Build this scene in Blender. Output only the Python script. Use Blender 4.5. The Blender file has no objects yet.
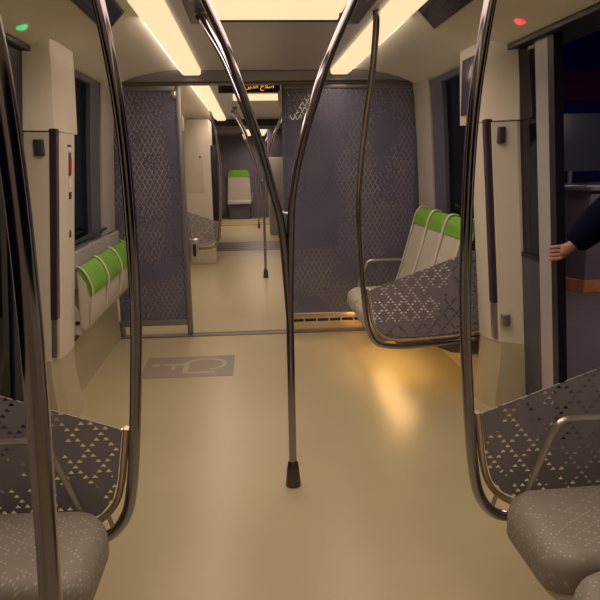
import bpy, bmesh, math, random
from mathutils import Vector, Matrix
random.seed(3)
S = bpy.context.scene
COL = S.collection
PI = math.pi

# ------------------------------------------------------------------ materials
MATS = {}
def nt(name):
    m = bpy.data.materials.new(name); m.use_nodes = True
    MATS[name] = m
    t = m.node_tree
    return m, t, t.nodes['Principled BSDF'], t.nodes['Material Output']

def plain(name, rgb, rough=.5, metal=0.0, noise=0.0, nscale=6.0, spec=.5, bump=0.0, coat=0.0):
    m, t, b, o = nt(name)
    b.inputs['Base Color'].default_value = (*rgb, 1)
    b.inputs['Roughness'].default_value = rough
    b.inputs['Metallic'].default_value = metal
    b.inputs['Specular IOR Level'].default_value = spec
    b.inputs['Coat Weight'].default_value = coat
    if noise or bump:
        tc = t.nodes.new('ShaderNodeTexCoord')
        n = t.nodes.new('ShaderNodeTexNoise'); n.inputs['Scale'].default_value = nscale
        n.inputs['Detail'].default_value = 4
        t.links.new(tc.outputs['Object'], n.inputs['Vector'])
        if noise:
            r = t.nodes.new('ShaderNodeMapRange')
            r.inputs['From Min'].default_value = .3; r.inputs['From Max'].default_value = .7
            r.inputs['To Min'].default_value = 1 - noise; r.inputs['To Max'].default_value = 1 + noise
            t.links.new(n.outputs['Fac'], r.inputs['Value'])
            mx = t.nodes.new('ShaderNodeMix'); mx.data_type = 'RGBA'; mx.blend_type = 'MULTIPLY'
            mx.inputs[0].default_value = 1
            mx.inputs[6].default_value = (*rgb, 1)
            t.links.new(r.outputs['Result'], mx.inputs[7])
            t.links.new(mx.outputs[2], b.inputs['Base Color'])
        if bump:
            bp = t.nodes.new('ShaderNodeBump'); bp.inputs['Strength'].default_value = bump
            bp.inputs['Distance'].default_value = .002
            t.links.new(n.outputs['Fac'], bp.inputs['Height'])
            t.links.new(bp.outputs['Normal'], b.inputs['Normal'])
    return m

def glow(name, rgb, strength):
    m, t, b, o = nt(name)
    b.inputs['Base Color'].default_value = (.6, .6, .6, 1)
    b.inputs['Emission Color'].default_value = (*rgb, 1)
    b.inputs['Emission Strength'].default_value = strength
    return m

def glass(name, tint):
    m, t, b, o = nt(name)
    t.nodes.remove(b)
    tr = t.nodes.new('ShaderNodeBsdfTransparent'); tr.inputs[0].default_value = (*tint, 1)
    gl = t.nodes.new('ShaderNodeBsdfGlossy'); gl.inputs['Roughness'].default_value = .03
    gl.inputs['Color'].default_value = (.8, .85, 1, 1)
    fr = t.nodes.new('ShaderNodeFresnel'); fr.inputs['IOR'].default_value = 1.35
    mx = t.nodes.new('ShaderNodeMixShader')
    t.links.new(fr.outputs[0], mx.inputs[0]); t.links.new(tr.outputs[0], mx.inputs[1])
    t.links.new(gl.outputs[0], mx.inputs[2]); t.links.new(mx.outputs[0], o.inputs['Surface'])
    return m

def pattern(name, rgb, pitch, axes, rough=.4, metal=0.0, mode='hole', dot=(1, 1, 1), every=4,
            size=1.0, mask=.45, mscale=2.5, spec=.5, row=.9, dither=.3):
    """sheet with a diamond lattice of small triangles, punched through ('hole') or woven in ('colour')"""
    m, t, b, o = nt(name)
    N = t.nodes; L = t.links
    b.inputs['Base Color'].default_value = (*rgb, 1)
    b.inputs['Roughness'].default_value = rough; b.inputs['Metallic'].default_value = metal
    b.inputs['Specular IOR Level'].default_value = spec
    tc = N.new('ShaderNodeTexCoord'); sp = N.new('ShaderNodeSeparateXYZ')
    L.new(tc.outputs['Object'], sp.inputs[0])
    def M(op, a, c=None, d=None):
        n = N.new('ShaderNodeMath'); n.operation = op
        for k, v in enumerate((a, c, d)):
            if v is None: continue
            if isinstance(v, (int, float)): n.inputs[k].default_value = v
            else: L.new(v, n.inputs[k])
        return n.outputs[0]
    u = M('DIVIDE', sp.outputs['XYZ'.index(axes[0])], pitch)
    vv = sp.outputs['XYZ'.index(axes[1])]
    if len(axes) > 2: vv = M('ADD', vv, sp.outputs['XYZ'.index(axes[2])])
    v = M('DIVIDE', vv, pitch * row)
    j = M('FLOOR', v); par = M('FLOORED_MODULO', j, 2)
    u2 = M('ADD', u, M('MULTIPLY', par, .5))
    i = M('FLOOR', u2)
    fu = M('SUBTRACT', u2, i); fv = M('SUBTRACT', v, j)
    half = M('ABSOLUTE', M('SUBTRACT', fu, .5))
    tri = M('MULTIPLY', M('LESS_THAN', half, M('MULTIPLY', M('SUBTRACT', .5 + .4 * size, fv), .55)),
            M('GREATER_THAN', fv, .5 - .36 * size))
    x2 = M('SUBTRACT', M('MULTIPLY', i, 2), par)
    d1 = M('MULTIPLY', M('ADD', x2, j), .5); d2 = M('MULTIPLY', M('SUBTRACT', x2, j), .5)
    lat = M('MAXIMUM', M('LESS_THAN', M('FLOORED_MODULO', M('ADD', d1, .1), every), .9),
            M('LESS_THAN', M('FLOORED_MODULO', M('ADD', d2, .1), every), .9))
    nz = N.new('ShaderNodeTexNoise'); nz.inputs['Scale'].default_value = mscale; nz.inputs['Detail'].default_value = 1
    L.new(tc.outputs['Object'], nz.inputs['Vector'])
    cx = N.new('ShaderNodeCombineXYZ'); L.new(i, cx.inputs[0]); L.new(j, cx.inputs[1])
    wn = N.new('ShaderNodeTexWhiteNoise'); wn.noise_dimensions = '2D'; L.new(cx.outputs[0], wn.inputs['Vector'])
    fade = M('ADD', nz.outputs['Fac'], M('MULTIPLY', M('SUBTRACT', wn.outputs['Value'], .5), dither))
    f = M('MULTIPLY', M('MULTIPLY', tri, lat), M('GREATER_THAN', fade, mask))
    if mode == 'hole':
        tr = N.new('ShaderNodeBsdfTransparent'); mx = N.new('ShaderNodeMixShader')
        L.new(f, mx.inputs[0]); L.new(b.outputs[0], mx.inputs[1]); L.new(tr.outputs[0], mx.inputs[2])
        L.new(mx.outputs[0], o.inputs['Surface'])
    else:
        mx = N.new('ShaderNodeMix'); mx.data_type = 'RGBA'
        L.new(f, mx.inputs[0]); mx.inputs[6].default_value = (*rgb, 1); mx.inputs[7].default_value = (*dot, 1)
        L.new(mx.outputs[2], b.inputs['Base Color'])
    return m

LAMP = (1.0, .765, .445)
plain('floor', (.375, .332, .195), .31, noise=.04, nscale=1.3, spec=.6)
plain('cream', (.58, .545, .46), .38, noise=.03, nscale=2, spec=.4)
plain('cove', (.74, .71, .60), .42, noise=.02, nscale=2, spec=.4)
plain('kick', (.42, .375, .25), .45, noise=.05, nscale=3)
plain('ceiling', (.66, .645, .74), .30, metal=.1, noise=.04, nscale=3)
plain('bulkhead', (.24, .23, .27), .32, metal=.3, noise=.05, nscale=3)
plain('rail_metal', (.34, .315, .37), .12, metal=1.0)
plain('cup_metal', (.12, .10, .11), .3, metal=.9)
plain('steel', (.55, .52, .48), .28, metal=.9)
plain('frame_metal', (.24, .225, .24), .38, metal=.55)
plain('rim_metal', (.75, .60, .42), .25, metal=.85)
plain('grey_frame', (.085, .088, .13), .4)
plain('pillar', (.42, .40, .36), .42, noise=.03, nscale=2)
plain('black', (.008, .007, .018), .45)
plain('rubber', (.010, .009, .022), .5)
plain('groove', (.05, .03, .045), .3)
plain('green', (.13, .33, .022), .5, noise=.08, nscale=9, bump=.2)
plain('beige_shell', (.52, .485, .41), .42, noise=.03, nscale=4)
plain('beige_fabric', (.42, .40, .33), .6, noise=.05, nscale=9)
plain('grey_pad', (.26, .25, .25), .6, noise=.06, nscale=8)
plain('screen', (.05, .055, .095), .25)
plain('dark_cell', (.06, .055, .08), .4)
plain('red', (.55, .03, .03), .4)
plain('marking', (.23, .20, .15), .5, noise=.05, nscale=3)
plain('marking_pale', (.36, .315, .23), .5)
plain('strip_dark', (.14, .12, .13), .45, metal=.3)
plain('door_pale', (.34, .33, .34), .4, noise=.03)
plain('door_dark', (.05, .05, .08), .4)
plain('jacket', (.0012, .0012, .016), .9, spec=.12)
plain('trousers', (.01, .01, .015), .85)
plain('skin', (.36, .17, .13), .55, noise=.05, nscale=14)
plain('hair', (.01, .008, .008), .7)
plain('wood', (.55, .24, .09), .5, noise=.15, nscale=5)
plain('counter', (.13, .115, .14), .6, noise=.05)
plain('counter_top', (.16, .145, .16), .6)
plain('paper', (.7, .68, .66), .7)
plain('hall_floor', (.10, .09, .10), .6, noise=.1)
plain('hall_wall', (.02, .02, .10), .9)
plain('maroon', (.16, .015, .05), .8)
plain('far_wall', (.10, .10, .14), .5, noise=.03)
glow('lamp', LAMP, .94)
glow('lamp_far', LAMP, .94)
glow('warm_led', (1.0, .56, .20), 8.0)
glow('led_green', (.02, .55, .17), 1.0)
glow('led_red', (1.0, .03, .06), 1.0)
glow('led_amber', (1.0, .42, .03), 1.1)
glow('hall_fill_lamp', (1.0, .72, .60), 60.0)
glass('tint_glass', (.25, .25, .30))
glass('door_glass', (.22, .22, .28))
pattern('perf_screen', (.125, .130, .195), .0105, 'XZ', rough=.36, metal=.2, size=1.05, mask=.45, mscale=2.6, dither=.16)
pattern('perf_panel', (.235, .22, .25), .0285, 'XZ', rough=.4, metal=.2, size=.95, mask=.41, mscale=6.5, every=3, row=.62, dither=.12)
pattern('weave', (.225, .21, .18), .017, 'YXZ', rough=.55, mode='colour', dot=(.37, .35, .31), size=.75, mask=.42, mscale=7, spec=.4, every=3, row=.8)

# ------------------------------------------------------------------ mesh helpers
def quad_strip(bm, rings, closed=True, cap=True):
    vs = [[bm.verts.new(p) for p in r] for r in rings]
    n = len(rings[0])
    for a, b in zip(vs, vs[1:]):
        for k in range(n if closed else n - 1):
            bm.faces.new((a[k], a[(k + 1) % n], b[(k + 1) % n], b[k]))
    if cap and closed:
        bm.faces.new(vs[0][::-1]); bm.faces.new(vs[-1])

class MB:
    def __init__(s): s.bm = bmesh.new()
    def box(s, x0, x1, y0, y1, z0, z1, bev=0.0, seg=2):
        b = bmesh.new()
        bmesh.ops.create_cube(b, size=1)
        for v in b.verts:
            v.co = Vector((x0 + (v.co.x + .5) * (x1 - x0), y0 + (v.co.y + .5) * (y1 - y0), z0 + (v.co.z + .5) * (z1 - z0)))
        if bev: bmesh.ops.bevel(b, geom=b.edges[:], offset=bev, segments=seg, affect='EDGES', profile=.5)
        s.merge(b); return s
    def merge(s, b):
        me = bpy.data.meshes.new('tmp'); b.to_mesh(me); b.free(); s.bm.from_mesh(me); bpy.data.meshes.remove(me)
    def loft(s, rings, cap=True): quad_strip(s.bm, rings, True, cap); return s
    def sheet(s, rings): quad_strip(s.bm, rings, False, False); return s
    def prism(s, poly, axis, a, b, bev=0.0):
        """poly: 2-D outline; axis: extrusion axis"""
        def mk(p, h):
            return {'X': (h, p[0], p[1]), 'Y': (p[0], h, p[1]), 'Z': (p[0], p[1], h)}[axis]
        t = bmesh.new(); quad_strip(t, [[mk(p, a) for p in poly], [mk(p, b) for p in poly]])
        if bev:
            bmesh.ops.recalc_face_normals(t, faces=t.faces[:])
            bmesh.ops.bevel(t, geom=t.edges[:], offset=bev, segments=2, affect='EDGES')
        s.merge(t); return s
    def tube(s, pts, r, n=14, smooth=6, ry=None, up=None):
        """r: radius or list of radii per control point; ry: second radius along 'up'"""
        P = [Vector(p) for p in pts]; rr = r if isinstance(r, (list, tuple)) else [r] * len(P)
        if smooth > 1 and len(P) > 2:
            Q = []; RR = []
            for k in range(len(P) - 1):
                p0 = P[max(k - 1, 0)]; p1 = P[k]; p2 = P[k + 1]; p3 = P[min(k + 2, len(P) - 1)]
                for q in range(smooth):
                    t = q / smooth
                    Q.append(.5 * ((2 * p1) + (p2 - p0) * t + (2 * p0 - 5 * p1 + 4 * p2 - p3) * t * t + (3 * p1 - p0 - 3 * p2 + p3) * t ** 3))
                    RR.append(rr[k] + (rr[k + 1] - rr[k]) * t)
            Q.append(P[-1]); RR.append(rr[-1])
            P, rr = Q, RR
        rings = []; ref = Vector(up) if up else None
        for k, p in enumerate(P):
            d = (P[min(k + 1, len(P) - 1)] - P[max(k - 1, 0)]).normalized()
            if ref is None:
                ref = Vector((0, 1, 0)) if abs(d.y) < .9 else Vector((1, 0, 0))
            b = (ref - d * ref.dot(d)).normalized()
            if not up: ref = b
            a = d.cross(b)
            rb = ry if ry else rr[k]
            rings.append([p + a * (rr[k] * math.cos(2 * PI * q / n)) + b * (rb * math.sin(2 * PI * q / n)) for q in range(n)])
        quad_strip(s.bm, rings); return s
    def lathe(s, prof, c=(0, 0, 0), n=24):
        quad_strip(s.bm, [[(c[0] + max(r, 1e-4) * math.cos(2 * PI * k / n), c[1] + max(r, 1e-4) * math.sin(2 * PI * k / n), c[2] + z)
                           for k in range(n)] for r, z in prof]); return s
    def pad(s, x0, x1, y0, y1, z0, z1, rc, re, fall=0.0, top=0.0):
        def outline(d, z):
            out = []; r = max(rc - d, .004)
            for cx, cy, a0 in ((x1 - d - r, y1 - d - r, 0), (x0 + d + r, y1 - d - r, 90), (x0 + d + r, y0 + d + r, 180), (x1 - d - r, y0 + d + r, 270)):
                for k in range(7):
                    a = math.radians(a0 + k * 15); out.append((cx + r * math.cos(a), cy + r * math.sin(a), z))
            return out
        rings = []
        for k in range(4):
            a = PI / 2 * k / 3; rings.append(outline(re * .5 * (1 - math.sin(a)), z0 + re * .5 * (1 - math.cos(a))))
        for k in range(6):
            a = PI / 2 * k / 5; rings.append(outline(re * (1 - math.cos(a)), z1 - re + re * math.sin(a)))
        for d in (re * 1.5, re * 2.2, re * 3): rings.append(outline(d, z1 - top * (d - re)))
        if fall:
            rings = [[(x, y, z - fall * max(0, (x0 + .16 - x) / .16) ** 2) for x, y, z in r] for r in rings]
        quad_strip(s.bm, rings); return s
    def build(s, name, mat, parent=None, loc=None, smooth=True, angle=35):
        bmesh.ops.recalc_face_normals(s.bm, faces=s.bm.faces[:])
        me = bpy.data.meshes.new(name); s.bm.to_mesh(me); s.bm.free()
        o = bpy.data.objects.new(name, me); COL.objects.link(o)
        me.materials.append(MATS[mat])
        if smooth:
            for p in me.polygons: p.use_smooth = True
            me.set_sharp_from_angle(angle=math.radians(angle))
        if parent is not None:
            o.parent = parent
            if loc is not None:   # geometry given in world space: pull back to the parent's frame
                me.transform(Matrix.Translation(-Vector(loc)))
        elif loc is not None:
            me.transform(Matrix.Translation(-Vector(loc))); o.location = loc
        return o

def tag(o, label, cat, group=None):
    o['label'] = label; o['category'] = cat
    if group: o['group'] = group
    return o
def thing(name, label, cat, loc, rz=0, group=None):
    o = bpy.data.objects.new(name, None); COL.objects.link(o); o.empty_display_size = .1
    o.location = loc; o.rotation_euler = (0, 0, rz)
    return tag(o, label, cat, group)
def struct(o): o['kind'] = 'structure'; return o
def dup(root, loc, label, rz=None, group=None):
    r = root.copy(); COL.objects.link(r); r.location = loc
    if rz is not None: r.rotation_euler = (0, 0, rz)
    r['label'] = label
    if group: r['group'] = group
    for ch in list(root.children):
        c = ch.copy(); COL.objects.link(c); c.parent = r
        for g in list(ch.children):
            d = g.copy(); COL.objects.link(d); d.parent = c
    return r

# ------------------------------------------------------------------ the car shell
PROF = [(1.40, 0.0), (1.385, .40), (1.345, 1.2), (1.315, 1.7), (1.285, 2.05), (1.262, 2.17)]
def wx(z):
    for (x0, z0), (x1, z1) in zip(PROF, PROF[1:]):
        if z <= z1: return x0 + (x1 - x0) * (z - z0) / (z1 - z0)
    return PROF[-1][0]
def wall_block(mb, sgn, y0, y1, z0, z1, thick=.05, inset=0.0):
    zs = [z0] + [z for _, z in PROF if z0 < z < z1] + [z1]
    poly = [(sgn * (wx(z) - inset), z) for z in zs] + [(sgn * (wx(z) - inset + thick), z) for z in reversed(zs)]
    mb.prism(poly, 'Y', y0, y1)

f = MB().box(-1.48, 1.48, -3.0, 11.6, -.12, 0); f.box(-1.0, 1.0, 11.6, 12.8, -.12, -.004); f.box(-1.48, 1.48, 12.8, 22, -.12, 0)
struct(f.build('floor', 'floor', smooth=False))

for sgn, nm in ((1, 'right'), (-1, 'left')):
    w = MB()
    wall_block(w, sgn, -3.0, 1.90, 0, .93); wall_block(w, sgn, -3.0, 1.90, 2.1, 2.2); wall_block(w, sgn, 1.45, 1.90, .93, 2.1); wall_block(w, sgn, -3.0, -2.6, .93, 2.1)
    wall_block(w, sgn, 1.90, 3.92, 2.125, 2.2)                    # header over the doors
    wall_block(w, sgn, 3.64 if sgn < 0 else 3.66, 3.95, 0, 2.13)  # behind the door pillar
    wall_block(w, sgn, 3.95, 5.9, 0, .93)
    wall_block(w, sgn, 3.95, 5.9, 2.1, 2.2)
    wall_block(w, sgn, 5.06, 5.9, .93, 2.1)
    wall_block(w, sgn, 5.9, 11.6, 0, 2.2)
    wall_block(w, sgn, 12.8, 22, 0, 2.2)
    struct(w.build('wall_' + nm, 'cream'))
    p = MB(); wall_block(p, sgn, 5.20, 5.66, .40, 2.13, .03, .035)
    struct(p.build('trim_1' if sgn > 0 else 'trim_2', 'pillar'))
    b = MB().prism([(sgn * 1.345, 0), (sgn * 1.40, 0), (sgn * 1.40, .36), (sgn * 1.36, .36)], 'Y', 3.93, 5.69)
    struct(b.build('baseboard_' + nm, 'kick'))
    # window: frame + pane
    wi = thing('window_1' if sgn > 0 else 'window_2', '', '', (sgn * 1.30, 4.5, .93))
    del wi['label'], wi['category']; struct(wi)
    pane = MB(); wall_block(pane, sgn, 3.97, 5.06, .95, 2.09, .012, -.012)
    pane.build('pane', 'tint_glass', wi, wi.location)
    wb = bpy.data.objects.new('window_3' if sgn > 0 else 'window_4', None); COL.objects.link(wb); wb.location = (sgn * 1.30, -.6, .93); struct(wb)
    pane = MB(); wall_block(pane, sgn, -2.62, 1.47, .92, 2.11, .012, -.012)
    pane.build('pane', 'tint_glass', wb, wb.location)
    fr = MB()
    wall_block(fr, sgn, 4.90, 5.21, .93, 2.11, .03, .02); wall_block(fr, sgn, 3.95, 4.0, .93, 2.11, .03, .02)
    wall_block(fr, sgn, 4.0, 4.90, .93, .97, .03, .02); wall_block(fr, sgn, 4.0, 4.90, 2.07, 2.11, .03, .02)
    fr.build('window_frame', 'grey_frame', wi, wi.location)

struct(MB().box(-1.45, 1.45, -3.08, -3.0, 0, 2.3).build('wall_back', 'cream', smooth=False))

# ceiling: flat middle, curved coves at the sides
c = MB()
def ceil_run(y0, y1):
    c.box(-.535, .535, y0, y1, 2.25, 2.30)
ceil_run(-3, 11.6)
struct(c.build('ceiling', 'ceiling', smooth=False))
cove = [(.684, 2.252), (.76, 2.250), (.88, 2.238), (1.00, 2.218), (1.10, 2.192), (1.19, 2.158), (1.255, 2.118), (1.30, 2.108)]
for sgn, k in ((1, 3), (-1, 4)):
    c = MB()
    poly = [(sgn * x, z) for x, z in cove] + [(sgn * 1.34, 2.108), (sgn * 1.34, 2.36), (sgn * .684, 2.36)]
    c.prism(poly, 'Y', -3, 5.6); c.prism(poly, 'Y', 5.86, 11.6)
    struct(c.build('trim_%d' % k, 'cove', angle=50))

# bulkhead beam over the partitions
b = MB().prism([(5.60, 2.262), (5.60, 2.235), (5.645, 2.172), (5.86, 2.172), (5.86, 2.262)], 'X', -1.30, 1.30)
struct(b.build('trim_5', 'bulkhead'))
b = MB().box(-1.28, 1.28, 5.69, 5.77, 2.150, 2.172, .004)
struct(b.build('trim_6', 'frame_metal'))
# floor strip under the partitions, gangway plate
struct(MB().box(-1.385, 1.385, 5.66, 5.78, 0, .008, .003).build('trim_7', 'strip_dark'))
g = MB()
for k in range(5): g.box(-.98, .98, 11.5 + k * .26, 11.5 + k * .26 + .20, -.004, .010, .003)
struct(g.build('trim_8', 'strip_dark'))
# gangway bellows
for sgn, k in ((1, 9), (-1, 10)):
    g = MB()
    pts = []
    for q in range(13): pts.append((sgn * (.86 + (.05 if q % 2 else 0)), 11.6 + q * .1))
    poly = pts + [(sgn * 1.45, 12.8), (sgn * 1.45, 11.6)]
    g.prism(poly, 'Z', 0, 2.25)
    struct(g.build('trim_%d' % k, 'dark_cell', angle=20))
struct(MB().box(-1.4, 1.4, 11.6, 12.8, 2.14, 2.30).build('trim_11', 'black', smooth=False))
struct(MB().box(-1.4, 1.4, 12.8, 22, 2.25, 2.30).build('ceiling_far', 'far_wall', smooth=False))
struct(MB().box(-1.45, 1.45, 18.6, 18.68, .0, 2.3).build('wall_far', 'far_wall', smooth=False))

# ------------------------------------------------------------------ lights of the car
for sgn in (1, -1):
    side = 'right' if sgn > 0 else 'left'
    for (y0, y1, mt, where) in ((-3.0, 5.6, 'lamp', 'running to the perforated partition'), (5.9, 11.3, 'lamp_far', 'in the section beyond the partition')):
        t = thing('ceiling_strip_light', 'long cream strip light on the %s of the ceiling %s' % (side, where), 'light', (sgn * .60, (y0 + y1) / 2, 2.25))
        MB().prism([(sgn * .530, 2.25), (sgn * .533, 2.222), (sgn * .545, 2.212), (sgn * .668, 2.212), (sgn * .682, 2.222), (sgn * .684, 2.25), (sgn * .684, 2.30), (sgn * .530, 2.30)], 'Y', y0, y1).build('diffuser', mt, t, t.location)
t = thing('ceiling_light_panel', 'large glowing cream light panel in the middle of the ceiling', 'light', (0, 1.8, 2.25))
MB().box(-.315, .325, 1.2, 3.635, 2.236, 2.249).build('diffuser', 'lamp', t, t.location, smooth=False)
fr = MB().box(-.335, .345, 3.635, 3.655, 2.228, 2.25, .003).box(-.335, -.315, 1.2, 3.635, 2.228, 2.25).box(.325, .345, 1.2, 3.635, 2.228, 2.25)
fr.build('frame', 'black', t, t.location)
for sgn in (1, -1):
    rb = MB().box(min(sgn * .35, sgn * .44), max(sgn * .35, sgn * .44), 1.2, 3.62, 2.212, 2.25, .006).build('side_rail', 'frame_metal', t, t.location)
    s_ = MB()
    for k in range(5): s_.lathe([(.012, 2.207), (.012, 2.213)], (sgn * .395, 3.45 - k * .35, 0), 10)
    s_.build('bolt', 'steel', rb, (0, 0, 0)).parent = rb
    me = rb.children[0].data; me.transform(Matrix.Translation(-Vector(t.location)))
t = thing('ceiling_light_panel', 'small bright ceiling light seen under the amber sign beyond the partition', 'light', (0, 8.6, 2.25))
MB().box(-.32, .30, 7.5, 7.95, 2.225, 2.249).build('diffuser', 'lamp_far', t, t.location, smooth=False)
MB().box(-.34, .32, 7.95, 8.0, 2.22, 2.249).build('frame', 'cream', t, t.location, smooth=False)

t = thing('ceiling_light_panel', 'added far ceiling light brightening the end of the car', 'light', (0, 15.8, 2.25))  # added light panel so the far wall and seat show up
MB().box(-.26, .26, 13.5, 18.1, 2.236, 2.249).build('diffuser', 'lamp_far', t, t.location, smooth=False)
# area lights added just below the diffusers for more downward light
def lamp(name, loc, sx, sy, watt, spread=150, color=(1.0, .755, .64), rot=(0, 0, 0)):
    ld = bpy.data.lights.new(name, 'AREA'); ld.shape = 'RECTANGLE'; ld.size = sx; ld.size_y = sy
    ld.energy = watt; ld.color = color; ld.spread = math.radians(spread)
    o = bpy.data.objects.new(name, ld); COL.objects.link(o); o.location = loc; o.rotation_euler = rot
lamp('panel_lamp', (0, 2.42, 2.234), .62, 2.4, 14)
for sgn in (-1, 1):
    lamp('strip_lamp', (sgn * .607, 4.0, 2.210), .12, 3.2, 12.5)
    lamp('strip_lamp', (sgn * .607, -.9, 2.210), .12, 4.2, 9)
    lamp('cove_fill', (sgn * .687, 4.60, 2.232), 1.9, .03, 2.6, 180, rot=(PI / 2, 0, sgn * PI / 2))   # extra light added beside the strip to brighten the cove
    lamp('cove_fill', (sgn * .687, 8.6, 2.232), 5.2, .03, 5, 180, rot=(PI / 2, 0, sgn * PI / 2))
    lamp('strip_lamp', (sgn * .607, 8.6, 2.210), .12, 5.2, 20)
lamp('panel_lamp', (0, 7.72, 2.223), .6, .44, 5)
lamp('panel_lamp', (0, 15.8, 2.232), .5, 4.6, 55)  # goes with the added far panel, brightens the far end

# status lamps over the doors
for x, y, mt, lab in ((-1.205, 3.33, 'led_green', 'round green lamp glowing above the left doorway'), (1.18, 3.29, 'led_red', 'round red lamp glowing above the right doorway')):
    z = 2.152 if x < 0 else 2.166
    t = thing('status_lamp', lab, 'lamp', (x, y, z))
    t.rotation_euler = (0, .30 if x > 0 else -.30, 0)
    MB().lathe([(.036, .012), (.036, .002), (.030, -.006)], n=24).build('bezel', 'cove', t)
    MB().lathe([(.030, -.002), (.027, -.012), (.016, -.02), (.002, -.023)], n=24).build('lens', mt, t)

# dark display plates lying flush on the cove, their far ends cut on the slant
def cove_z(x):
    for (x0, z0), (x1, z1) in zip(cove, cove[1:]):
        if x <= x1: return z0 + (z1 - z0) * (x - x0) / (x1 - x0)
for sgn, side, ea, eb, x0, x1 in ((1, 'right', 3.42, 3.84, .690, .905), (-1, 'left', 3.50, 3.93, .755, .93)):
    t = thing('display_screen', 'flat dark display screen set in the %s ceiling cove beside the strip light' % side, 'screen', (sgn * .78, 3.0, cove_z(.78)))
    for nm, d, mt, o0, o1 in (('housing', 0, 'dark_cell', .006, -.004), ('display', .012, 'screen', .008, .004)):
        xs = [x0 + d + (x1 - x0 - 2 * d) * k / 4 for k in range(5)]
        top = []; bot = []
        for k, x in enumerate(xs):
            ye = ea + (eb - ea) * (x - x0) / (x1 - x0) - d * 1.6
            for y, row in ((2.45 + d, 0), (ye, 1)):
                bot.append((sgn * x, y, cove_z(x) - o0)); top.append((sgn * x, y, cove_z(x) - o1))
        order = [0, 2, 4, 6, 8, 9, 7, 5, 3, 1]
        MB().loft([[bot[q] for q in order], [top[q] for q in order]]).build(nm, mt, t, t.location, smooth=False)

# ------------------------------------------------------------------ Y-shaped poles
def make_pole(loc, label):
    t = thing('grab_pole', label, 'pole', loc, 0, 'branching poles down the middle of the car')
    r = .0178
    MB().tube([(0.0, 0, .08), (0.0, 0, .5), (0, 0, .95)], r).build('stem', 'rail_metal', t)
    lp = [(-.004, .80), (-.012, 1.0), (-.022, 1.16), (-.036, 1.27), (-.060, 1.37), (-.105, 1.555), (-.178, 1.78), (-.240, 1.97), (-.315, 2.14), (-.335, 2.188)]
    rp = [(.002, .80), (.006, 1.0), (.010, 1.16), (.014, 1.27), (.022, 1.37), (.056, 1.54), (.116, 1.74), (.178, 1.92), (.270, 2.12), (.300, 2.188)]
    for path in (lp, rp):
        for back in (0, 1):
            pts = []
            for x, z in path:
                q = max(0, (z - 1.22) / .98)
                pts.append((x * (1 + (.10 if back else 0) * q), (.50 * q * q if back else -.06 * q) + (.012 if back else -.008), z))
            a = MB().tube(pts, [.012, .0165] + [r] * 8).build('branch', 'rail_metal', t)
            fx, fy = pts[-1][0], pts[-1][1]
            MB().lathe([(.034, 2.206), (.034, 2.19), (.020, 2.17)], (fx, fy, 0), 20).build('flange', 'cup_metal', a)
    MB().tube([(-.026, 0, 1.292), (-.004, 0, 1.285), (.016, 0, 1.292)], .006).build('clamp', 'steel', t)
    MB().lathe([(.036, 0), (.037, .012), (.034, .03), (.030, .08), (.024, .115), (.018, .125)]).build('floor_cup', 'cup_metal', t)
    return t
pole = make_pole((0, 2.845, 0), 'nearest dark metal pole forking into two curved branches at the ceiling')
dup(pole, (0.012, 8.63, 0), 'forked metal pole standing beyond the partition, second from the camera')
dup(pole, (0.018, 15.5, 0), 'farthest forked metal pole, a thin line beyond the gangway floor plate')

# ------------------------------------------------------------------ draught screens with curved rails
OUT = [(.562, .705), (.585, .716), (1.26, .955), (1.335, .975), (1.355, .44), (1.10, .405), (.78, .392), (.70, .402), (.645, .43), (.607, .475), (.588, .54), (.574, .63)]
def make_screen(sgn, loc, label, lean=0.0, foot=True):
    t = thing('draught_screen', label, 'screen', loc, 0, 'perforated screens with curved grab rails at the ends of the seat rows')
    MB().prism([(sgn * x, z) for x, z in OUT], 'Y', -.002, .002).build('panel', 'perf_panel', t)
    rim = [(.548, .712), (.560, .63), (.574, .54), (.594, .472), (.634, .420), (.70, .386), (.80, .374), (1.10, .388), (1.35, .42)]
    MB().tube([(sgn * x, 0, z) for x, z in rim], .011, n=10, ry=.018, up=(0, 1, 0)).build('edge_trim', 'rim_metal', t)
    if lean:
        top = [(.492, lean, 2.245), (.500, lean * .93, 2.17), (.508, lean * .66, 1.98), (.498, lean * .36, 1.72), (.492, lean * .14, 1.50), (.490, 0, 1.28)]
    else:
        top = [(.60, 0, 2.24), (.545, 0, 1.98), (.513, 0, 1.76), (.498, 0, 1.58), (.493, 0, 1.36)]
    path = top + [(.496, 0, 1.08), (.511, 0, .85), (.528, 0, .66), (.545, 0, .52), (.568, 0, .425), (.612, 0, .362), (.68, 0, .338), (.80, 0, .330), (1.05, 0, .345), (1.36, 0, .38)]
    MB().tube([(sgn * x, y, z) for x, y, z in path], .018).build('grab_rail', 'rail_metal', t)
    MB().tube([(sgn * .512, 0, .70), (sgn * .565, 0, .705)], .007, n=8, smooth=1).build('clip', 'steel', t)
    MB().tube([(sgn * .61, 0, .36), (sgn * .628, 0, .432)], .007, n=8, smooth=1).build('clip', 'steel', t)
    return t
make_screen(1, (-.010, 1.91, 0), 'perforated grey screen with curved rail behind the nearest seat on the right')
make_screen(-1, (-.014, 1.91, 0), 'perforated grey screen with curved rail behind the nearest seat on the left')
make_screen(1, (.008, 3.985, 0), 'perforated grey screen with curved rail hiding part of the three green-topped seats', -.52)
make_screen(-1, (-.075, 9.3, 0), 'small far grey screen with curved rail beyond the left partition')

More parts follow.
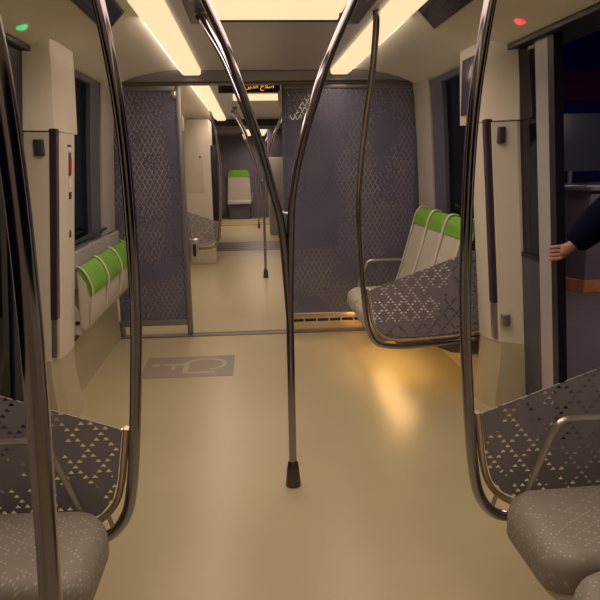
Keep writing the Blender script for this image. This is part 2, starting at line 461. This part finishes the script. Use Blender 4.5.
t = thing('grab_pole', 'thick dark metal pole nearest the camera at the left edge of the photo', 'pole', (-.50, 1.0, 0))
MB().tube([(-.09, 0, 2.245), (-.05, 0, 1.92), (-.018, 0, 1.70), (-.006, 0, 1.52), (-.004, 0, 1.30), (-.009, 0, 1.05), (-.018, 0, .78), (-.030, 0, .5), (-.04, 0, .10)], .0185, n=20).build('tube', 'rail_metal', t)
MB().lathe([(.036, 0), (.037, .012), (.029, .075), (.018, .118)], (-.04, 0, 0)).build('floor_cup', 'cup_metal', t)
MB().lathe([(.018, 2.20), (.034, 2.235), (.034, 2.25)], (-.088, 0, 0)).build('flange', 'cup_metal', t)

# ------------------------------------------------------------------ fixed seats
def make_seat(name, label, loc, rz, w, arm=0, group=None, fabric='weave'):
    t = thing(name, label, 'seat', loc, rz, group)
    h = w / 2 - .006
    MB().pad(-.42, .06, -h + .004, h - .004, .392, .502, .085, .040, fall=.035, top=.06).build('cushion', fabric, t)
    MB().pad(-.400, .08, -h, h, .372, .402, .085, .012, fall=.032).build('shell', 'beige_shell', t)
    bk = [(-.02, .44), (.02, .56), (.06, .70), (.105, .86), (.148, 1.015), (.168, 1.06), (.225, 1.05), (.205, .95), (.17, .75), (.13, .58), (.10, .40), (.02, .39)]
    MB().prism(bk, 'Y', -h, h, .006).build('backrest', 'beige_fabric', t)
    hd = [(.138, 1.0), (.150, 1.055), (.172, 1.105), (.205, 1.128), (.240, 1.122), (.258, 1.095), (.232, 1.02), (.20, .985)]
    MB().prism(hd, 'Y', -h + .004, h - .004, .008).build('headrest', 'green', t)
    ln = [(-.03, .455), (.012, .565), (.052, .70), (.097, .86), (.133, 1.0), (.148, 1.065), (.172, 1.112), (.205, 1.136), (.245, 1.126)]
    for s in (-1, 1): MB().tube([(x, s * (h - .004), z) for x, z in ln], .007, n=8, smooth=3).build('edge_piping', 'beige_shell', t)
    MB().prism([(-.22, .375), (.10, .375), (.27, .30), (.33, .28), (.33, .20), (.15, .22)], 'Y', -.04, .04, .006).build('bracket', 'frame_metal', t)
    if arm:
        yy = arm * (h + .008)
        MB().tube([(-.325, yy, .45), (-.305, yy, .52), (-.272, yy, .61), (-.245, yy, .678), (-.222, yy, .702), (-.17, yy, .708), (-.02, yy, .708), (.09, yy, .708)], .0105, n=12).build('armrest', 'steel', t)
    return t
make_seat('seat', 'grey patterned seat on the right against the perforated screen', (1.01, 1.630, 0), 0, .405, 1)
make_seat('seat', 'grey seat at the bottom right corner, only its rounded edge in view', (1.01, 1.215, 0), 0, .405, 0)
make_seat('seat', 'grey patterned seat at the bottom left corner behind the thick pole', (-1.03, 1.65, 0), PI, .405, -1)
fs = make_seat('seat', 'green-topped beige seat right against the far partition, with the grey armrest', (1.02, 5.035, 0), 0, .415, 1, 'green-topped seats on the right', 'beige_fabric')
fs2 = make_seat('seat', 'middle one of three green-topped beige seats on the right', (1.02, 4.62, 0), 0, .415, 0, 'green-topped seats on the right', 'beige_fabric')
dup(fs2, (1.02, 4.205, 0), 'green-topped beige seat nearest the camera, half hidden by screen and rail')
# beams under the seat rows, the far one carrying a warm light
for y0, y1, sgn, lab, lit in ((4.02, 5.64, 1, 'support beam below the three green-topped seats throwing an orange glow on the floor', True),):
    t = thing('seat_beam', lab, 'beam', (.97, (y0 + y1) / 2, .33))
    b = MB().box(.78, 1.02, y0 + .10, y1 - .42, .338, .374, .004)
    b.box(.78, .79, y0 + .10, y1 - .42, .305, .338).box(1.01, 1.02, y0 + .10, y1 - .42, .305, .338).box(.79, 1.01, y0 + .10, y0 + .11, .305, .338).box(.79, 1.01, y1 - .43, y1 - .42, .305, .338)
    b.build('beam', 'frame_metal', t, t.location)
    MB().box(.80, 1.0, y0 + .13, y1 - .45, .326, .338).build('light_strip', 'warm_led', t, t.location, smooth=False)

# folded seats on the left
def make_fold(loc, label):
    t = thing('folding_seat', label, 'seat', loc, 0, 'folded green-topped seats by the left window')
    h = .232
    MB().pad(.002, .05, -h + .008, h - .008, .76, .995, .02, .014).build('backrest', 'grey_pad', t)
    for k in (0,):
        pan = [(.05, .52), (.080, .50), (.115, .56), (.123, .74), (.115, .80), (.06, .89), (.052, .86), (.052, .60)]
        MB().prism(pan, 'Y', -h, h, .008).build('seat_pan', 'beige_shell', t)
    gt = [(.115, .722), (.131, .715), (.141, .745), (.133, .80), (.105, .862), (.075, .895), (.056, .902), (.052, .880), (.095, .80)]
    MB().prism(gt, 'Y', -h + .006, h - .006, .006).build('green_cushion', 'green', t)
    ln = [(.115, .56), (.128, .66), (.143, .735), (.136, .80), (.107, .867), (.078, .900), (.054, .908)]
    for s in (-1, 1): MB().tube([(x, s * (h - .004), z) for x, z in ln], .006, n=8, smooth=3).build('edge_piping', 'beige_shell', t)
    br = MB().prism([(.002, .48), (.05, .47), (.07, .52), (.07, .60), (.03, .66), (.002, .68)], 'Y', -h + .01, -h + .05, .006).build('hinge_bracket', 'beige_shell', t)
    MB().tube([(.035, -h + .002, .555), (.035, -h + .02, .555)], .013, n=12, smooth=1).build('bolt', 'black', br)
    return t
fo = make_fold((-1.283, 4.215, 0), 'folded green-topped seat nearest the camera beside the left door pillar')
dup(fo, (-1.283, 4.685, 0), 'middle one of the three folded green-topped seats at left')
dup(fo, (-1.283, 5.155, 0), 'folded green-topped seat farthest back, close to the left partition')
t = thing('window_rail', 'dark horizontal hand rail in front of the left window above the folded seats', 'rail', (-1.275, 4.68, 1.035))
MB().tube([(0, -.62, 0), (0, -.3, 0), (0, .40, .0)], .013, n=12).build('tube', 'rail_metal', t)
for yy in (-.45, .39):
    MB().tube([(0, yy, 0), (-.03, yy, -.02), (-.045, yy, -.03)], .012, n=10).build('bracket', 'cup_metal', t)

# ------------------------------------------------------------------ door pillars
def pillar(sgn, ys, label, screen_on):
    ya, yb, yc, yd, ye = ys
    t = thing('door_pillar', label, 'pillar', (sgn * 1.27, (ya + ye) / 2, 0))
    L = t.location
    k = .010 if sgn < 0 else 0.012
    base = [(1.40, ya), (1.33, ya), (1.255 + k, yb), (1.215 + k, yc), (1.205 + k, yd), (1.205 + k, ye), (1.40, ye)]
    def wo(z): return 1.475 - .088 * z
    def tum(z): return (1.05 - z) * .085
    zu = 1.69 if sgn < 0 else 1.715
    def ring(z, dx): return [(sgn * (x + tum(z) - dx if x < 1.3 else (wo(z) if x < 1.38 else wo(z) + .03)), y, z) for x, y in base]
    MB().loft([ring(.42, .0), ring(1.0, .0), ring(zu - .008, .0)]).build('column', 'cream', t, L, angle=25)
    MB().loft([ring(0.0, .055), ring(.14, .035), ring(.30, .008), ring(.418, -.004)]).build('kick_plate', 'kick', t, L, angle=25)
    ue = ye + (.27 if screen_on else .17)
    ub = [(1.36, ya - .010), (1.322, ya - .010), (1.24, yb - .005), (1.19, yc), (1.175, yd), (1.175, ue), (1.36, ue)]
    up = MB().loft([[(sgn * (x + .012), y, zu) for x, y in ub], [(sgn * x, y, 2.0) for x, y in ub], [(sgn * (x - (.030 if x > 1.3 else .004)), y, 2.16) for x, y in ub]]).build('upper_housing', 'cream', t, L, angle=25)
    # dark vertical groove down the corner with a metal lower end
    gx, gy = 1.228 + k, (yb + yc) / 2
    def bar(y0, y1, z0, z1, d): return MB().prism([(sgn * (gx + tum(z0) - d), z0), (sgn * (gx + tum(z1) - d), z1), (sgn * (gx + tum(z1) + .03), z1), (sgn * (gx + tum(z0) + .03), z0)], 'Y', y0, y1, .003)
    bar(gy - .032, gy + .028, .66, zu + .01, .008).build('handle_groove', 'groove', t, L)
    bar(gy - .028, gy + .024, .44, .66, .006).build('metal_strip', 'steel', t, L)
    return t
lp = pillar(-1, (3.60, 3.64, 3.70, 3.78, 3.95), 'cream pillar with red emergency handle at the left doorway', False)
L = lp.location
def xf(z): return -(1.215 + (1.05 - z) * .085)
def onface(mb_y0, mb_y1, z0, z1, d=.006): return MB().prism([(xf(z0) - .004, z0), (xf(z1) - .004, z1), (xf(z1) + d, z1), (xf(z0) + d, z0)], 'Y', mb_y0, mb_y1, .0015)
onface(3.80, 3.875, 1.610, 1.622, .003).build('slot', 'black', lp, L)
onface(3.825, 3.87, 1.45, 1.58, .004).build('recess', 'dark_cell', lp, L)
onface(3.835, 3.86, 1.46, 1.55, .010).build('emergency_handle', 'red', lp, L)
onface(3.825, 3.87, 1.385, 1.43, .005).build('notice', 'paper', lp, L)
onface(3.835, 3.86, 1.32, 1.36, .008).build('lock', 'black', lp, L)
onface(3.84, 3.86, 1.10, 1.14, .006).build('keyhole', 'black', lp, L)
MB().box(-1.290, -1.240, 3.606, 3.66, 1.56, 1.645, .004).build('card_reader', 'dark_cell', lp, L)
rp = pillar(1, (3.63, 3.69, 3.78, 3.84, 3.925), 'cream pillar with a dark screen in its upper housing at the right doorway', True)
L = rp.location
MB().box(1.166, 1.180, 3.86, 4.13, 1.77, 2.10, .003).build('screen', 'screen', rp, L)
MB().box(1.236, 1.270, 3.642, 3.70, 1.59, 1.68, .004).build('card_reader', 'dark_cell', rp, L)
MB().box(1.308, 1.352, 3.642, 3.69, .53, .60, .005).build('latch', 'steel', rp, L)

# ------------------------------------------------------------------ doors
def lean(z): return 1.475 - .083 * z
def slab(sgn, ya, yb, z0, z1, th, off=0.0, n=8):
    zs = [z0 + (z1 - z0) * k / n for k in range(n + 1)]
    return MB().prism([(sgn * (lean(z) + off), z) for z in zs] + [(sgn * (lean(z) + off + th), z) for z in reversed(zs)], 'Y', ya, yb)
def leaf(name, sgn, y0, y1, edge_low, stile, zlow):
    """sliding leaf: dark glazed, pale stile and black rubber on its closing edge"""
    t = bpy.data.objects.new(name, None); COL.objects.link(t); t.location = (sgn * 1.32, (y0 + y1) / 2, 0); struct(t)
    L = t.location
    e = .065
    if edge_low: ra, rb, s0, s1 = y0, y0 + e, y0 + e, y0 + e + stile; g0, g1 = s1, y1
    else: ra, rb, s0, s1 = y1 - e, y1, y1 - e - stile, y1 - e; g0, g1 = y0, s0
    slab(sgn, ra, rb, .012, 2.09, .046, -.004).build('rubber_edge', 'rubber', t, L)
    slab(sgn, s0, s1, .012, 2.09, .038).build('stile', 'door_pale', t, L)
    slab(sgn, g0, g1, .012, zlow, .038, .001).build('lower_panel', 'door_dark', t, L)
    slab(sgn, g0, g1, zlow, 2.08, .02, .009).build('glazing', 'door_glass', t, L)
    slab(sgn, g0, g1, zlow - .014, zlow + .012, .044, -.003, 1).build('glazing_bar', 'rubber', t, L)
    return t
leaf('door_1', 1, 3.18, 3.655, True, .15, .965)
leaf('door_2', 1, 1.925, 2.45, False, .10, .965)
leaf('door_3', -1, 2.76, 3.40, True, .16, .20)
leaf('door_4', -1, 1.925, 2.755, False, .09, .20)
struct(slab(-1, 3.40, 3.64, .012, 2.09, .04, -.004).build('trim_17', 'rubber'))
for sgn, k in ((1, 12), (-1, 13)):
    x0, x1 = sorted((sgn * 1.262, sgn * 1.50))
    h = MB().box(x0, x1, 1.92, 3.66, 2.085, 2.112, .003)
    struct(h.build('trim_%d' % k, 'rubber'))
    x0, x1 = sorted((sgn * 1.36, sgn * 1.465))
    struct(MB().box(x0, x1, 1.92, 3.60, .0, .010, .003).build('trim_%d' % (k + 2), 'strip_dark'))

# ------------------------------------------------------------------ partitions
YP = 5.73
t = thing('partition', 'perforated grey partition on the left, beside the opening', 'partition', (-1.04, YP, 0))
MB().box(-1.345, -.752, -.006 + YP, .006 + YP, .145, 2.13).build('perforated_sheet', 'perf_screen', t, t.location, smooth=False)
po = MB().box(-.758, -.712, YP - .03, YP + .03, .008, 2.15, .005).build('post', 'frame_metal', t, t.location)
MB().box(-1.365, -.752, YP - .022, YP + .022, .098, .148, .004).build('bottom_rail', 'frame_metal', t, t.location)
MB().box(-1.28, -.752, YP - .022, YP + .022, 2.10, 2.15, .004).build('top_rail', 'frame_metal', t, t.location)
MB().box(-1.365, -1.31, YP - .022, YP + .022, .008, .10, .004).build('foot', 'frame_metal', t, t.location)
MB().box(-.79, -.752, YP - .034, YP - .02, 2.04, 2.10, .003).build('hinge', 'steel', t, t.location)
MB().box(-.712, -.700, YP - .02, YP + .02, 1.78, 1.90, .003).build('catch', 'paper', t, t.location)

t = thing('partition', 'perforated grey partition on the right, behind the green-topped seats', 'partition', (.74, YP, 0))
MB().box(.150, 1.30, YP - .006, YP + .006, .165, 2.14).build('perforated_sheet', 'perf_screen', t, t.location, smooth=False)
MB().box(.128, .156, YP - .02, YP + .02, .02, 2.15, .004).build('post', 'grey_frame', t, t.location)
MB().box(.145, 1.285, YP - .022, YP + .022, 2.115, 2.15, .004).build('top_rail', 'frame_metal', t, t.location)
MB().box(1.285, 1.325, YP - .025, YP + .02, .17, 2.13, .004).build('wall_gasket', 'grey_frame', t, t.location)
vb = MB().box(.13, 1.36, YP - .035, YP + .035, .008, .175, .006).build('vent_sill', 'rim_metal', t, t.location)
vs = MB()
for k in range(10): vs.box(.185 + k * .112, .185 + k * .112 + .098, YP - .039, YP - .03, .098, .122)
v = vs.build('vent_slots', 'black', vb, None, smooth=False); v.data.transform(Matrix.Translation(-Vector(t.location)))
MB().box(.098, .130, YP - .02, YP + .03, 1.96, 2.10, .006).build('hinge', 'cream', t, t.location)

t = thing('door_latch', 'small pale latch box with dark slot on the post of the left partition', 'latch', (-.66, 5.78, .66))
MB().box(-.713, -.63, 5.735, 5.765, .665, .865, .006).build('box', 'steel', t, t.location)
MB().box(-.678, -.652, 5.731, 5.738, .71, .82, .002).build('slot', 'black', t, t.location)
MB().tube([(-.685, 5.75, .86), (-.692, 5.75, .95), (-.70, 5.75, 1.06)], .009, n=10).build('rod', 'steel', t, t.location)

# wheelchair bay marking
t = thing('floor_marking', 'grey wheelchair symbol rectangle marked on the beige floor', 'marking', (-.665, 4.78, 0))
MB().box(-.34, .34, -.255, .262, .0, .0015).build('field', 'marking', t, smooth=False)
s_ = MB()
def flat_ring(cx, cy, rx, ry, w, a0, a1, n=40):
    rows = [[], []]
    for k in range(n + 1):
        a = math.radians(a0 + (a1 - a0) * k / n)
        rows[0].append((cx + (rx - w) * math.cos(a), cy + (ry - w) * math.sin(a), .0025))
        rows[1].append((cx + rx * math.cos(a), cy + ry * math.sin(a), .0025))
    s_.sheet(rows)
flat_ring(.12, .045, .165, .15, .03, -75, 215)                      # wheel, the figure's head towards the wall
for x0, x1, y0, y1 in ((-.20, .00, .035, .075), (-.04, 0.0, -.16, .05), (0.0, .20, -.175, -.135), (-.13, -.10, -.07, .05)):
    s_.sheet([[(x0, y0, .0027 + .0003 * x0), (x1, y0, .0027 + .0003 * x0)], [(x0, y1, .0027 + .0003 * x0), (x1, y1, .0027 + .0003 * x0)]])
s_.sheet([[(-.26 + .0001 * math.cos(k), .055, .0025) for k in range(17)], [(-.26 + .035 * math.cos(2 * PI * k / 16), .055 + .035 * math.sin(2 * PI * k / 16), .0025) for k in range(17)]])
s_.build('wheelchair_symbol', 'marking_pale', t, smooth=False)

# ------------------------------------------------------------------ amber sign beyond the partition
t = thing('led_sign', 'black sign with amber Arabic lettering hanging above the opening', 'sign', (-.135, 6.22, 2.18))
MB().box(-.285, .275, -.03, .03, -.045, .045, .004).build('case', 'black', t)
for hx in (-.27, .26): MB().box(hx - .01, hx + .01, -.01, .01, .04, .075).build('hanger', 'frame_metal', t, smooth=False)
cu = bpy.data.curves.new('lettering', 'FONT')
cu.body = '\ufee6\ufef3\ufeaa\ufedf\ufe8d \ufea1\ufefc\ufebb'
cu.size = .085; cu.align_x = 'CENTER'; cu.extrude = .001
to = bpy.data.objects.new('tmp_text', cu); COL.objects.link(to)
bpy.context.view_layer.update()
me = bpy.data.meshes.new_from_object(to.evaluated_get(bpy.context.evaluated_depsgraph_get()))
bpy.data.objects.remove(to)
xs = [v.co.x for v in me.vertices]; ysv = [v.co.y for v in me.vertices]
if xs:
    x0, x1, y0, y1 = min(xs), max(xs), min(ysv), max(ysv)
    for v_ in me.vertices:
        v_.co = Vector((-.045 + (v_.co.x - x0) / (x1 - x0) * .265, -.032 - v_.co.z, -.030 + (v_.co.y - y0) / (y1 - y0) * .060))
me.materials.clear(); me.materials.append(MATS['led_amber'])
lo = bpy.data.objects.new('lettering', me); COL.objects.link(lo); lo.parent = t

# ------------------------------------------------------------------ section beyond the opening
t = thing('equipment_cabinet', 'tall cream cabinet with keyhole beyond the left partition', 'cabinet', (-1.03, 10.1, 0))
L = t.location
MB().box(-1.255, -.735, 10.0, 10.6, 0, 2.155, .02).build('body', 'cream', t, L)
MB().box(-.735, -.655, 10.02, 10.5, .35, 1.78, .006).build('gap_shade', 'black', t, L)  # black block standing in for the shaded gap beside the cabinet
d = MB().box(-1.10, -.85, 9.992, 10.0, 1.10, 2.12, .002).build('door', 'cream', t, L)
k_ = MB().lathe([(.014, -.004), (.014, .004)], n=12)
for v_ in k_.bm.verts: v_.co = Vector((v_.co.x, v_.co.z, v_.co.y))
kh = k_.build('keyhole', 'black', d); kh.location = Vector((-.892, 9.99, 1.61)) - Vector(L)
t = thing('equipment_cabinet', 'far cream cabinet seen just left of the right partition', 'cabinet', (.58, 14.2, 0))
L = t.location
MB().box(.235, .95, 14.0, 14.5, 0, 1.63, .02).build('body', 'pillar', t, L)
MB().box(.235, .95, 14.02, 14.5, 1.63, 2.25).build('dark_top', 'far_wall', t, L, smooth=False)
# far seat, facing the camera
t = thing('seat', 'lone green-topped seat facing us at the far end of the car', 'seat', (-.47, 18.35, 0))
MB().prism([(-.30, .30), (.30, .30), (.33, .46), (.30, 1.18), (.24, 1.24), (-.24, 1.24), (-.30, 1.18), (-.33, .46)], 'Y', .08, .20, .02).build('backrest', 'beige_fabric', t)
MB().prism([(-.31, 1.14), (.31, 1.14), (.285, 1.28), (.22, 1.345), (-.22, 1.345), (-.285, 1.28)], 'Y', .07, .21, .015).build('headrest', 'green', t)
MB().pad(-.33, .33, -.28, .14, .42, .52, .06, .03).build('cushion', 'beige_fabric', t)
MB().box(-.28, .28, -.1, .2, .0, .42, .01).build('base', 'far_wall', t)
MB().tube([(.35, .1, .70), (.36, -.1, .70), (.35, -.2, .62), (.34, -.2, .50)], .018, n=10).build('armrest', 'steel', t)
t = thing('far_step', 'low lit step on the floor below the far seat', 'step', (-.2, 17.2, 0))
s_ = MB()
for k in range(3): s_.box(-.95 + .2, .95 + .2, -.9 + k * .3, -.6 + k * .3, 0, .025 + .025 * k, .004)
s_.build('treads', 'floor', t)

# ------------------------------------------------------------------ hall outside the right door
hf = MB().box(1.47, 9, -3, 12, -.14, -.02)
struct(hf.build('floor_hall', 'hall_floor', smooth=False))
struct(MB().box(-9, -1.47, -3, 12, -.14, -.02).build('floor_outside', 'hall_floor', smooth=False))
struct(MB().box(1.6, 9, 10.4, 10.5, -.02, 4).build('wall_hall', 'hall_wall', smooth=False))
struct(MB().box(3.0, 9, 10.34, 10.40, 2.40, 2.86).build('trim_16', 'maroon', smooth=False))
t = thing('reception_counter', 'grey counter with wooden skirting seen through the gap of the right door', 'counter', (4.4, 7.7, -.02))
L = t.location
def cpoly(d): return [(3.64 - d * .4, 7.10 - d), (3.40 - d, 7.62 - d * .3), (3.40 - d, 8.6 + d), (5.7 + d, 8.6 + d), (5.7 + d, 7.10 - d)]
MB().prism(cpoly(0), 'Z', -.02, 1.14, .008).build('body', 'counter', t, L)
MB().prism(cpoly(.04), 'Z', 1.14, 1.18, .006).build('top', 'counter_top', t, L)
MB().prism(cpoly(.02), 'Z', -.02, .125, .006).build('skirting', 'wood', t, L)
for k, (x, y, r) in enumerate(((3.62, 7.62, .3), (3.90, 7.36, -.5))):
    t = thing('paper_sheet', ('white sheet of paper at the left end of the grey counter', 'white sheet of paper lying right of another on the grey counter')[k], 'paper', (x, y, 1.181), r)
    MB().box(-.15, .15, -.11, .11, 0, .004).build('sheet', 'paper', t, smooth=False)
t = thing('display_stand', 'dark grey display panel on a short post on the counter outside', 'display', (3.83, 8.0, 1.18))
MB().box(-.15, .15, -.10, .10, 0, .015, .004).build('foot', 'door_dark', t)
MB().tube([(0, 0, .01), (0, 0, .1), (0, 0, .22)], .03, n=12).build('post', 'counter_top', t)
MB().box(-.33, .42, -.03, .03, .16, .86, .015).build('panel', 'door_dark', t)
# unseen hanging lamp added to light the counter
t = thing('hall_fill_lamp', 'added unseen lamp lighting the counter outside the train', 'lamp', (3.9, 5.4, 2.9))
MB().lathe([(.30, 0), (.26, .10), (.05, .16), (.01, .8)]).build('shade', 'black', t)
MB().lathe([(.27, -.002), (.27, .02)]).build('bulb_disc', 'hall_fill_lamp', t)

# ------------------------------------------------------------------ the person at the door
def skinned(name, nodes, edges, mat, parent, root=0, sub=2, loc=None):
    me = bpy.data.meshes.new(name)
    me.from_pydata([Vector(n[0]) - Vector(loc) for n in nodes], edges, [])
    o = bpy.data.objects.new(name, me); COL.objects.link(o)
    o.modifiers.new('Skin', 'SKIN')
    if not me.skin_vertices: 
        bpy.context.view_layer.objects.active = o
    sv = me.skin_vertices[0].data
    for k, n in enumerate(nodes):
        r = n[1]; sv[k].radius = r if isinstance(r, tuple) else (r, r); sv[k].use_root = (k == root)
    m = o.modifiers.new('Sub', 'SUBSURF'); m.levels = sub; m.render_levels = sub
    bpy.context.view_layer.update()
    ev = bpy.data.meshes.new_from_object(o.evaluated_get(bpy.context.evaluated_depsgraph_get()))
    bpy.data.objects.remove(o)
    ev.name = name
    q = bpy.data.objects.new(name, ev); COL.objects.link(q); q.parent = parent
    ev.materials.clear(); ev.materials.append(MATS[mat])
    for p in ev.polygons: p.use_smooth = True
    return q
pl = (1.93, 2.62, -.02)
t = thing('person', 'person in a dark navy jacket reaching in to grip the edge of the right door', 'person', pl)
# joints (world): stands outside, faces the train, right hand on the leaf's edge
sh_r, el_r, wr_r = (1.79, 2.84, 1.43), (1.53, 2.905, 1.285), (1.338, 2.942, 1.095)
sh_l, el_l, wr_l = (1.93, 2.40, 1.43), (1.97, 2.33, 1.14), (1.86, 2.32, .90)
nodes = [((1.95, 2.62, .95), (.15, .11)), ((1.95, 2.62, 1.15), (.13, .10)), ((1.92, 2.62, 1.36), (.15, .10)), ((1.91, 2.62, 1.49), .06), ((1.895, 2.62, 1.57), .055),
         ((1.87, 2.62, 1.64), (.078, .088)), ((1.87, 2.62, 1.72), (.082, .095)), ((1.88, 2.62, 1.78), (.06, .07)),
         (sh_r, .055), (el_r, .043), (wr_r, .029), (sh_l, .055), (el_l, .043), (wr_l, .029),
         ((1.95, 2.72, .90), .085), ((1.94, 2.74, .50), .055), ((1.96, 2.74, .09), .038), ((1.84, 2.75, .02), .034),
         ((1.95, 2.52, .90), .085), ((1.96, 2.50, .50), .055), ((1.99, 2.50, .09), .038), ((1.87, 2.49, .02), .034)]
edges = [(0, 1), (1, 2), (2, 3), (3, 4), (4, 5), (5, 6), (6, 7), (2, 8), (8, 9), (9, 10), (2, 11), (11, 12), (12, 13), (0, 14), (14, 15), (15, 16), (16, 17), (0, 18), (18, 19), (19, 20), (20, 21)]
def hand(w, palm, fingers, thumb):
    a = len(nodes); nodes.append((palm, (.030, .019))); edges.append((w, a))
    for ch in fingers + [thumb]:
        prev = a
        for k, p in enumerate(ch):
            nodes.append((p, (.0105, .0095, .0088, .0075)[k])); edges.append((prev, len(nodes) - 1)); prev = len(nodes) - 1
fing = []
for k, (zz, ln) in enumerate(((1.092, .9), (1.073, 1.0), (1.054, .95), (1.036, .75))):
    fing.append([(1.306, 2.975 - .003 * k, zz), (1.282, 2.984, zz - .004), (1.272, 3.006, zz - .009), (1.276, 3.010 + .024 * ln, zz - .014)])
hand(10, (1.318, 2.958, 1.074), fing, [(1.345, 2.975, 1.10), (1.358, 2.998, 1.105), (1.360, 3.022, 1.098)])
hand(13, (1.82, 2.32, .83), [[(1.815 - .02 * 0, 2.29 + .02 * k, .79), (1.81, 2.29 + .02 * k, .755 - .004 * (k in (1, 2))), (1.815, 2.29 + .02 * k, .73), (1.825, 2.29 + .02 * k, .71)] for k in range(4)],
     [(1.80, 2.30, .84), (1.785, 2.295, .81), (1.785, 2.30, .785)])
skinned('body', nodes, edges, 'skin', t, loc=pl)
fc = MB()
fc.tube([(1.795, 2.62, 1.715), (1.775, 2.62, 1.69), (1.785, 2.62, 1.675)], [.008, .014, .012], n=8); fc.build('nose', 'skin', t, pl)
for s in (-1, 1): MB().lathe([(.001, -.008), (.009, -.003), (.009, .003), (.001, .008)], (1.792, 2.62 + s * .032, 1.72), 10).build('eye', 'black', t, pl)
MB().tube([(1.797, 2.60, 1.645), (1.792, 2.62, 1.643), (1.797, 2.64, 1.645)], .006, n=8).build('mouth', 'red', t, pl)
for s in (-1, 1): MB().lathe([(.002, -.03), (.014, -.018), (.016, .012), (.002, .03)], (1.885, 2.62 + s * .092, 1.69), 8).build('ear', 'skin', t, pl)
skinned('hair', [((1.915, 2.62, 1.70), (.075, .085)), ((1.90, 2.62, 1.77), (.085, .095)), ((1.865, 2.62, 1.80), (.07, .08))], [(0, 1), (1, 2)], 'hair', t, loc=pl)
jn = [((1.95, 2.62, .92), (.19, .145)), ((1.95, 2.62, 1.15), (.175, .135)), ((1.93, 2.62, 1.36), (.185, .13)), ((1.92, 2.62, 1.48), .085),
      (sh_r, (.105, .105)), ((1.66, 2.875, 1.335), .098), (el_r, .105), ((1.425, 2.925, 1.188), .085), ((1.368, 2.936, 1.128), .072), ((1.340, 2.942, 1.100), .056),
      (sh_l, .095), (el_l, .078), (wr_l, .05)]
je = [(0, 1), (1, 2), (2, 3), (2, 4), (4, 5), (5, 6), (6, 7), (7, 8), (8, 9), (2, 10), (10, 11), (11, 12)]
skinned('jacket', jn, je, 'jacket', t, loc=pl)
tn = [((1.95, 2.62, .95), (.17, .13)), ((1.95, 2.72, .86), .105), ((1.94, 2.74, .50), .078), ((1.96, 2.74, .12), .065), ((1.95, 2.52, .86), .105), ((1.96, 2.50, .50), .078), ((1.99, 2.50, .12), .065)]
skinned('trousers', tn, [(0, 1), (1, 2), (2, 3), (0, 4), (4, 5), (5, 6)], 'trousers', t, loc=pl)
for fx, fy in ((1.96, 2.745), (1.99, 2.495)):
    MB().pad(fx - .20, fx + .07, fy - .048, fy + .048, -.019, .065, .045, .03).build('shoe', 'black', t, pl)

# ------------------------------------------------------------------ world, camera
w = bpy.data.worlds.new('World'); S.world = w; w.use_nodes = True
bg = w.node_tree.nodes['Background']; bg.inputs[0].default_value = (.05, .03, .30, 1); bg.inputs[1].default_value = .17

F = 650.0; PIT = math.radians(11.9); YAW = math.radians(4.15); ROLL = .017
fw = Vector((math.sin(YAW) * math.cos(PIT), math.cos(YAW) * math.cos(PIT), -math.sin(PIT)))
rt = Vector((math.cos(YAW), -math.sin(YAW), 0)); dn = fw.cross(rt)
cr, sr = math.cos(ROLL), math.sin(ROLL)
r2 = rt * cr + dn * sr; d2 = dn * cr - rt * sr
cam = bpy.data.cameras.new('Camera'); co = bpy.data.objects.new('Camera', cam); COL.objects.link(co)
mat = Matrix((r2, -d2, -fw)).transposed().to_4x4(); mat.translation = Vector((-.16, 0, 1.5))
co.matrix_world = mat
cam.sensor_width = 36; cam.lens = F / 600 * 36; cam.clip_start = .02; cam.clip_end = 100
S.camera = co
S.view_settings.view_transform = 'Standard'; S.view_settings.look = 'None'
S.view_settings.exposure = 0.0; S.view_settings.gamma = 1.0; S.view_settings.use_curve_mapping = False
